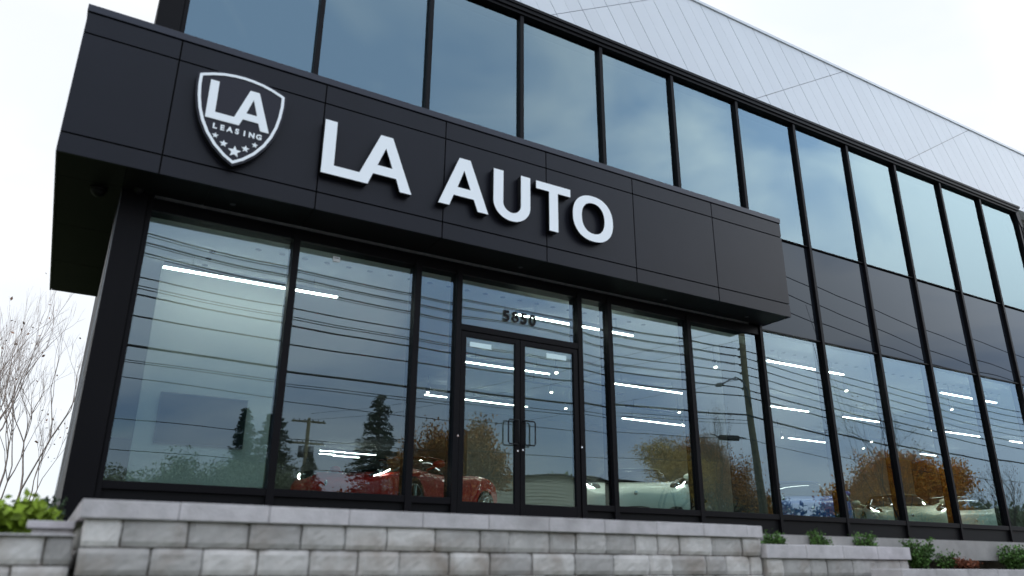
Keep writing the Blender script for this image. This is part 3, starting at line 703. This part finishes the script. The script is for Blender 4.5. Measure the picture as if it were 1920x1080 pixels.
def tg(rg, s): return max(-1.3*s, min(1.3*s, rg.gauss(0, s)))
def broadleaf(name, label, x, y, zb, h, m, nl, seed, bark='bark', trunk_f=.28, depth=5, spread=.75, leaf=.14, jit=.32, cat='tree', up=.15, r0=None, stems=1, group=None, shrink=.76, fill=0, rad=None):
    rg = random.Random(seed); T_ = tag(empty(name, (x,y,zb)), label, cat, group); mb = MB(); tips = []
    l0 = h*trunk_f
    for s in range(stems):
        d = Vector((rg.gauss(0,.05 if stems == 1 else .30), rg.gauss(0,.05 if stems == 1 else .30), 1)).normalized()
        grow(mb, rg, (0 if stems == 1 else rg.gauss(0,h*.02), 0, -.1), d, l0, r0 or h*.022, depth, spread, tips, up, shrink, (2,3))
    top = max(t[2] for t in tips); k = h/top
    mxy = np.array(tips); ox, oy = mxy[:,0].mean(), mxy[:,1].mean(); zc = mxy[:,2].mean()
    kr = k if not rad else rad/float(np.percentile(np.hypot(mxy[:,0]-ox, mxy[:,1]-oy), 88))
    def adj(p): 
        f_ = min(1.0, max(0, p[2])/zc); return ((p[0]-ox*f_)*kr, (p[1]-oy*f_)*kr, p[2]*k)
    mb.v = [adj(p) for p in mb.v]; tips = [adj(p) for p in tips]
    mb.build('trunk', bark, T_, True)
    if nl:
        pts = []
        A = np.array(tips); ctr = A.mean(0); clumps = []
        for k_ in range(int(fill*70)):
            t = A[rg.randrange(len(A))]; clumps.append(tuple(ctr+(t-ctr)*rg.uniform(.25,1.04)))
        for i in range(nl):
            if clumps and rg.random() < .6:
                t = clumps[rg.randrange(len(clumps))]; q_ = jit*1.45
                pts.append((t[0]+tg(rg,q_), t[1]+tg(rg,q_), t[2]+tg(rg,q_*.7))); continue
            t = tips[rg.randrange(len(tips))]; pts.append((t[0]+tg(rg,jit), t[1]+tg(rg,jit), t[2]+tg(rg,jit*.8)))
        leaves_mesh('crown', pts, leaf, m, T_, seed)
    return T_
def conifer(name, label, x, y, zb, h, rad, seed, nl=16, m='leaf_conifer'):
    rg = random.Random(seed); T_ = tag(empty(name, (x,y,zb)), label, 'tree'); mb = MB(); mb.tube([(0,0,-.1),(0,0,h*.5),(0,0,h*.98)], [h*.02,h*.012,.01], 8)
    pts = []; z = h*.10
    while z < h*.99:
        f = 1-z/h; L_ = rad*(f**.72)*1.0+.05
        for j in range(max(5, int(13*f+5))):
            a = rg.uniform(0, 6.283); ln = L_*rg.uniform(.65,1.12); dz = -.22*ln
            e_ = Vector((math.cos(a)*ln, math.sin(a)*ln, z+dz)); mb.tube([(0,0,z),(e_.x*.6,e_.y*.6,z+dz*.7),tuple(e_)], [.02,.012,.004], 3, cap=False)
            for i in range(int(nl*3.4*(.4+ln/rad*1.2))):
                t = rg.uniform(.1,1.03); w_ = (1-t)*.25*ln+.07
                pts.append((e_.x*t+rg.gauss(0,w_), e_.y*t+rg.gauss(0,w_), z+dz*t+rg.gauss(0,.06)-.03))
        z += h*.022+.08*f
    mb.build('trunk', 'bark', T_, True); leaves_mesh('crown', pts, .26, m, T_, seed, aspect=.35, droop=.3); return T_
GZ = -1.72
conifer('spruce_tree', 'tall dark spruce reflected in the second window across the street', 16.9, -36, GZ, 12.3, 3.6, 11)
conifer('spruce_tree', 'narrow dark evergreen reflected over the wall screen', 9.1, -36, GZ, 10.4, 2.1, 12, 12)
conifer('pine_tree', 'dark pine reflected behind the far utility pole, left one', 12.0, -42, GZ, 11.2, 3.3, 13, 14)
conifer('pine_tree', 'dark pine reflected behind the far utility pole, right one', 14.6, -43, GZ, 8.8, 3.4, 14, 14)
broadleaf('maple_tree', 'dense brown autumn maple reflected beside the entrance doors', 17.75, -26, GZ, 8.7, 'leaf_brown', 34000, 21, leaf=.17, jit=.40, fill=1.6, rad=2.3, depth=5, spread=.85)
broadleaf('maple_tree', 'brown maple reflected behind the denser one by the doors', 16.6, -29, GZ, 8.3, 'leaf_brown', 20000, 22, leaf=.16, jit=.38, fill=1.2, rad=1.6, depth=5, spread=.85)
broadleaf('autumn_tree', 'thin golden autumn tree reflected above the white car', 37.0, -31, GZ, 10.4, 'leaf_yellow', 16000, 23, leaf=.16, jit=.42, fill=.5, rad=3.6, depth=6, spread=.8)
broadleaf('autumn_tree', 'olive brown tree reflected right of the golden one', 41.6, -31, GZ, 10.8, 'leaf_brown', 20000, 24, leaf=.16, jit=.45, fill=.7, rad=3.0, depth=6, spread=.8)
broadleaf('poplar_tree', 'bare upright poplar reflected near the street lamp', 40.2, -30, GZ, 13.2, 'leaf_dead', 150, 25, depth=6, spread=.30, up=.5, r0=.10)
broadleaf('maple_tree', 'bright orange maple reflected in the windows beyond the canopy', 50.6, -24, GZ, 9.3, 'leaf_orange', 42000, 26, leaf=.22, jit=.5, fill=2, rad=3.2, depth=6, spread=.9)
broadleaf('maple_tree', 'orange maple reflected right of the brightest one', 55.2, -24.5, GZ, 9.1, 'leaf_orange', 36000, 33, leaf=.22, jit=.5, fill=2, rad=3.0, depth=6, spread=.9)
broadleaf('bare_tree', 'bare thin tree reflected left of the orange maple', 41.3, -18, GZ, 11.6, 'leaf_dead', 250, 27, depth=6, spread=.6, r0=.13, trunk_f=.4)
broadleaf('bare_tree', 'bare tree reflected at the right end of the facade', 69.0, -27, GZ, 10.5, 'leaf_dead', 400, 28, depth=6, spread=.55, r0=.14)
for i, (x, y, h, sd_) in enumerate(((2.0,-30,5.7,41),(4.6,-31,6.0,42),(7.0,-31,6.5,43),(9.6,-33,7.0,44),(.2,-31,5.5,45))):
    broadleaf('willow_tree', ['grey green tree reflected low in the first window, %s' % q for q in ('second from the left','middle one','second from the right','rightmost, the tallest','leftmost')][i], x, y, GZ, h, 'leaf_olive', 15000, sd_, leaf=.14, jit=.4, fill=.7, rad=2.0, depth=5, spread=.95, group='grey green trees across the street')
# seen directly, left of the building
broadleaf('bare_tree', 'bare tree with a few brown leaves at the left edge of the photo', -2.5, 17.5, .1, 8.8, 'leaf_dead', 60, 51, 'bark_pale', depth=6, spread=.62, up=.28, r0=.10, trunk_f=.3, leaf=.12, stems=3, rad=2.1)
broadleaf('bare_tree', 'slender bare tree between the left edge tree and the building', -1.25, 18.5, .1, 7.6, 'leaf_dead', 12, 52, 'bark_pale', depth=6, spread=.6, up=.28, r0=.07, trunk_f=.3, leaf=.1, stems=2, rad=1.5)
broadleaf('bare_tree', 'thin leaning bare sapling just left of the corner post', -.35, 19.5, .1, 4.8, 'leaf_dead', 40, 53, 'bark_pale', depth=5, spread=.4, up=.35, r0=.045, trunk_f=.35, leaf=.1)
def bush(name, label, x, y, zb, r, h, m, n, seed, leaf=.045, group=None, m2=None):
    rg = random.Random(seed); T_ = tag(empty(name, (x,y,zb)), label, 'shrub', group); mb = MB(); pts = []
    for k in range(26):
        a = rg.uniform(0,6.283); e_ = Vector((math.cos(a)*r*rg.uniform(.2,.95), math.sin(a)*r*rg.uniform(.2,.95), h*rg.uniform(.45,1)))
        mb.tube([(0,0,-.02),(e_.x*.4,e_.y*.4,e_.z*.5),tuple(e_)], [.006,.004,.002], 4, cap=False)
        for i in range(n//26):
            t = rg.uniform(.25,1.05); pts.append((e_.x*t+rg.gauss(0,r*.14), e_.y*t+rg.gauss(0,r*.14), max(.01,e_.z*t+rg.gauss(0,h*.08))))
    mb.build('stems', 'bark', T_); leaves_mesh('foliage', pts, leaf, m, T_, seed, .6); return T_
bush('garden_bush', 'bright lime green leafy bush behind the low wall at left', -.42, -2.9, .1, .38, .38, 'leaf_lime', 2600, 61, .085)
bush('garden_bush', 'lime bush nearest the small stone pier', -.12, -2.9, .1, .28, .34, 'leaf_lime', 1500, 66, .085)
bush('garden_bush', 'yellow green bush touching the left frame edge', -.85, -2.9, .1, .40, .36, 'leaf_lime', 1800, 62, .085)
bush('garden_bush', 'dark evergreen bush between the lime bush and the building corner', -.02, -2.0, .1, .22, .40, 'leaf_conifer', 1200, 63, .05)
bush('garden_bush', 'low reddish bush at the far left edge', -.62, -2.3, .1, .25, .47, 'leaf_dead', 900, 64, .06)
for i, x in enumerate((6.98, 7.72, 8.5)): bush('small_shrub', 'small round green shrub behind the lower wall, %s of three' % ['leftmost','middle','rightmost'][i], x, -3.78, .13, .17, .24, 'leaf_green', 1300, 70+i, .035, 'small shrubs in the bed by the glass')
bush('small_shrub', 'largest dark green shrub in front of the set-back wall', 9.35, -3.9, -.03, .24, .34, 'leaf_green', 2200, 75, .04)
bush('small_shrub', 'low reddish brown and green plant beside the largest shrub', 10.25, -3.9, -.03, .22, .15, 'leaf_red', 900, 76, .04)
bush('small_shrub', 'green shrub at the right frame edge', 11.55, -3.85, -.03, .24, .32, 'leaf_green', 2000, 77, .04)
bush('small_shrub', 'sprig of green leaves above the reddish plant', 10.08, -3.8, -.03, .14, .22, 'leaf_green', 500, 78, .04)

# ------------------------------------------------------------------ street furniture reflected in the glass
def insul(mb, x, y, z): mb.tube([(x,y,z-.09),(x,y,z-.05),(x,y,z-.02),(x,y,z+.02)], [.03,.05,.03,.045], 8)
PX_, PY_ = 25.75, -13.4
P_ = tag(empty('utility_pole', (PX_+.25, PY_, GZ)), 'brown wooden utility pole with street lamp reflected beyond the canopy end', 'utility pole')
MB().tube([(.05,0,-.3),(-.05,0,6),(-.30,0,12.6)], [.20,.175,.13], 16).build('pole', 'wood_pole', P_, True)
HZ = [9.25, 8.9, 8.52, 8.14, 7.80, 7.43, 5.70, 5.02]
mb = MB()
for z in HZ[:6]:
    xx = -.05-.25*(z-GZ-6)/6.6 if z-GZ > 6 else -.04
    mb.tube([(xx,-.13,z-GZ),(xx,-.24,z-GZ)], .02, 6); insul(mb, xx, -.26, z-GZ)
mb.build('insulator', 'galv', P_)
arm = [(-.15,.16,8.2),(-.35,.2,8.9),(-.75,.3,9.33),(-1.3,.4,9.38),(-1.9,.5,9.15),(-2.45,.6,8.9)]
la = MB().tube(arm, .035, 8).build('lamp_arm', 'galv', P_, True)
MB().ball((-2.7,.65,8.82), (.32,.13,.09), 16, 8, rot=Matrix.Rotation(-.25,3,'Z') @ Matrix.Rotation(-.28,3,'Y')).build('lamp_head', 'fixture_dark', la, True)
MB().tube([(-.4,-.15,6.85),(-.9,-.15,6.83),(-.95,-.15,6.80),(-2.1,-.15,6.74),(-2.2,-.15,6.76),(-2.7,-.15,6.85)], [.02,.03,.12,.12,.03,.02], 10).build('splice_case', 'tyre', P_, True)
def fpole(x, y, h, label):
    p = tag(empty('utility_pole', (x, y, GZ)), label, 'utility pole'); MB().tube([(0,0,-.3),(0,0,h)], [.2,.13], 12).build('pole', 'wood_pole', p, True)
    for z in (h-.25, h-1.75):
        MB().box(-1.25,1.25,-.06,.06,z-.06,z+.06).build('crossarm', 'wood_pole', p)
        mb = MB()
        for q in (-1.1,-.7,-.3,.3,.7,1.1): insul(mb, q, 0, z+.16)
        mb.build('insulator', 'tyre', p)
    MB().tube([(-.35,0,h-2.7),(-.35,0,h-1.95)], .22, 14).tube([(.35,0,h-2.7),(.35,0,h-1.95)], .22, 14).build('transformer', 'galv', p, True)
    return p
fpole(14.5, -44, 11.6, 'far utility pole with two crossarms reflected in the second window')
fpole(-14.0, -13.4, 12.4, 'wooden pole carrying the power lines beyond the left frame edge')
fpole(66.0, -13.4, 12.4, 'wooden pole carrying the power lines beyond the right frame edge')
def wire(p, q, sag, r, label, seg=28, cat='cable'):
    p, q = Vector(p), Vector(q); pts = []
    for i in range(seg+1):
        t = i/seg; v = p.lerp(q, t); v.z -= 4*sag*t*(1-t); pts.append(tuple(v-p))
    o = MB().tube(pts, r, 6).build('power_line', 'wire', None, True); o.location = p
    tag(o, label, cat, 'overhead lines along the street'); return o
def fit(zl, zm, zp):     # parabola through x=1.1, 5.5, 25.5 -> end height at x=-14 and sag
    A = np.array([[1.1**2,1.1,1],[5.5**2,5.5,1],[25.5**2,25.5,1]]); c = np.linalg.solve(A, [zl,zm,zp]); a = max(c[0], .0012)
    return a, c
ORD = ['highest','second','third','fourth','fifth','sixth','seventh','eighth','ninth','tenth','eleventh','twelfth','thirteenth','fourteenth','lowest']
WL = [(9.28,9.25,.014),(9.20,9.22,.009),(8.99,8.90,.014),(8.92,8.86,.009),(8.66,8.52,.014),(8.58,8.47,.009),(7.88,8.14,.014),(7.62,7.80,.010),(7.53,7.76,.010),(7.35,7.43,.018),(6.66,6.95,.016),(5.80,6.10,.024),(5.37,5.85,.008),(5.31,5.70,.008),(4.86,5.02,.008)]
for i, (zl, zp, r) in enumerate(WL):
    # parabola z = a x^2 + b x + c through left height, pole height; sag over the 39 m span
    xA, xB = -14.0, 25.5; a = .0021; 
    b = (zp-zl-a*(25.5**2-1.1**2))/24.4; c = zl-a*1.1**2-b*1.1
    zA = a*xA*xA+b*xA+c; zB = a*xB*xB+b*xB+c; sag = a*(xB-xA)**2/4
    yy = PY_-.26 if i < 10 else PY_-.16+.03*i
    wire((xA, PY_-.26-.02*(i%2), zA), (xB, yy, zB), sag, r*1.55, '%s power line reflected across the left windows' % ORD[i])
    if i in (0,2,4,6,7,9,10,11,14):
        wire((xB, yy, zB), (66, yy, zB+.3), .85, r*1.55, '%s power line reflected in the right windows beyond the pole' % ORD[i])
for z0, z1, l in ((13.75,12.4,'highest'),(12.85,10.8,'middle'),(11.8,10.6,'lowest')):
    wire((25.3,-13.4,z0), (66,-13.4,z1), 1.0, .022, '%s of three lines reflected in the grey panels above the showroom glass' % l)
for zl_, zp_, l in ((4.35,4.2,'lowest'),(3.6,3.2,'faint low')):
    wire((-14.0,-14.2,zl_+.3), (25.4,-14.2,zp_), .7, .012, '%s cable reflected just above the far trees' % l)
wire((25.6,-13.5,10.2), (14.5,-44,10.2), .6, .010, 'upper line crossing the street to the far pole', 20)
wire((25.6,-13.5,9.6), (13.4,-44,9.6), .7, .010, 'middle line crossing the street to the far pole', 20)
wire((25.6,-13.5,7.8), (15.6,-44,8.1), .5, .008, 'lower line crossing the street to the far pole', 20)
wire((30.0,-13.3,12), (33.0,-13.0,-1.6), .1, .010, 'steep guy wire reflected right of the pole', 8)
wire((30.3,-13.3,11.4), (33.9,-13.0,-1.6), .1, .008, 'second steep guy wire reflected right of the pole', 8)

# house across the street
Hs = tag(empty('sided_house', (27.4,-37,GZ)), 'low beige sided building reflected in the entrance doors', 'house')
mb = MB(); top = [(-3.8,6.9),(-.9,7.12),(2.0,7.36),(13.8,6.75)]
mb.prism([(-3.8,0),(13.8,0)]+top[::-1], -7, 3.0)
def ztop_(x): 
    for (xa,za),(xb,zb) in zip(top[:-1], top[1:]):
        if xa <= x <= xb: return za+(zb-za)*(x-xa)/(xb-xa)
    return 0
for k in range(34):
    z = k*.22; xs_ = [x/10 for x in range(-38, 139, 2) if ztop_(x/10) > z+.24]
    if xs_: mb.add([(xs_[0],3.002,z),(xs_[-1],3.002,z),(xs_[-1],3.035,z),(xs_[0],3.035,z),(xs_[0],3.002,z+.2),(xs_[-1],3.002,z+.2)], [(0,3,2,1),(3,5,4),(3,2,5),(0,4,3),(1,2,5)])
mb.build('wall', 'siding', Hs)
MB().prism([(-4.1,6.88),(-.9,7.13),(2.0,7.37),(14.1,6.74),(14.1,6.86),(2.0,7.47),(-.9,7.23),(-4.1,6.98)], -7.2, 3.25).build('roof', 'roof_shingle', Hs)
f = MB().box(8.2,9.2,3.04,3.10,.1,2.3).build('door', 'letter_white', Hs); MB().ball((8.35,3.13,1.1),(.04,.04,.04)).build('handle', 'chrome', f)
def distant(x, y, l, h, m, label):
    h_ = tag(empty('distant_house', (x, y, GZ)), label, 'house'); MB().box(-l/2,l/2,-4,4,0,h).build('wall', m, h_)
    MB().add([(-l/2-.4,-4.4,h),(l/2+.4,-4.4,h),(l/2+.4,4.4,h),(-l/2-.4,4.4,h),(-l/2-.4,0,h+2),(l/2+.4,0,h+2)], [(0,1,2,3),(0,4,5,1),(2,5,4,3),(0,3,4),(1,5,2)]) 
    r_ = MB(); r_.add([(-l/2-.4,-4.4,h),(l/2+.4,-4.4,h),(l/2+.4,4.4,h),(-l/2-.4,4.4,h),(-l/2-.4,0,h+2),(l/2+.4,0,h+2)], [(3,2,1,0),(0,1,5,4),(2,3,4,5),(0,4,3),(1,2,5)]); r_.build('roof', 'roof_shingle', h_)
    for k in range(3):
        f = MB().box(-l/2+1.2+k*2.6,-l/2+2.3+k*2.6,4.0,4.05,1.2,2.5).build('window', 'letter_white', h_); MB().box(-l/2+1.28+k*2.6,-l/2+2.22+k*2.6,4.051,4.055,1.28,2.42).build('pane', 'car_glass', f)
distant(3, -46, 10, 3.2, 'siding', 'low house behind the grey green trees across the street')
distant(48, -44, 11, 3.4, 'siding', 'low house behind the orange maples across the street')
tp = []; rg = random.Random(77)
for i in range(60000):
    x = rg.uniform(-60, 150); hh = (5.0 if x < 34 else 9.0)+1.1*math.sin(x*.21)+.8*math.sin(x*.57+1)+.5*math.sin(x*1.3); tp.append((x, rg.gauss(0,1.6), rg.uniform(0,1)**.7*hh+rg.gauss(0,.25)))  # made taller on the right to keep bright sky out of the showroom reflections
tl = empty('tmp'); o = leaves_mesh('distant_treeline', tp, .75, 'leaf_olive', None, 5); o.location = (0,-58,GZ); bpy.data.objects.remove(tl); tag(o, 'far tree line across the street, raised at the right to darken reflections', 'tree line', kind='stuff')
for i, (x, y, h) in enumerate(((60,-48,7.5),(76,-40,7),(22,-55,7.5),(-8,-42,8))):
    broadleaf('distant_tree', 'background tree across the street, %s' % ('behind the orange maples','at the far right','behind the sided building','at the far left')[i], x, y, GZ, h, 'leaf_olive', 5000, 90+i, leaf=.3, jit=.6, depth=5, spread=.9)
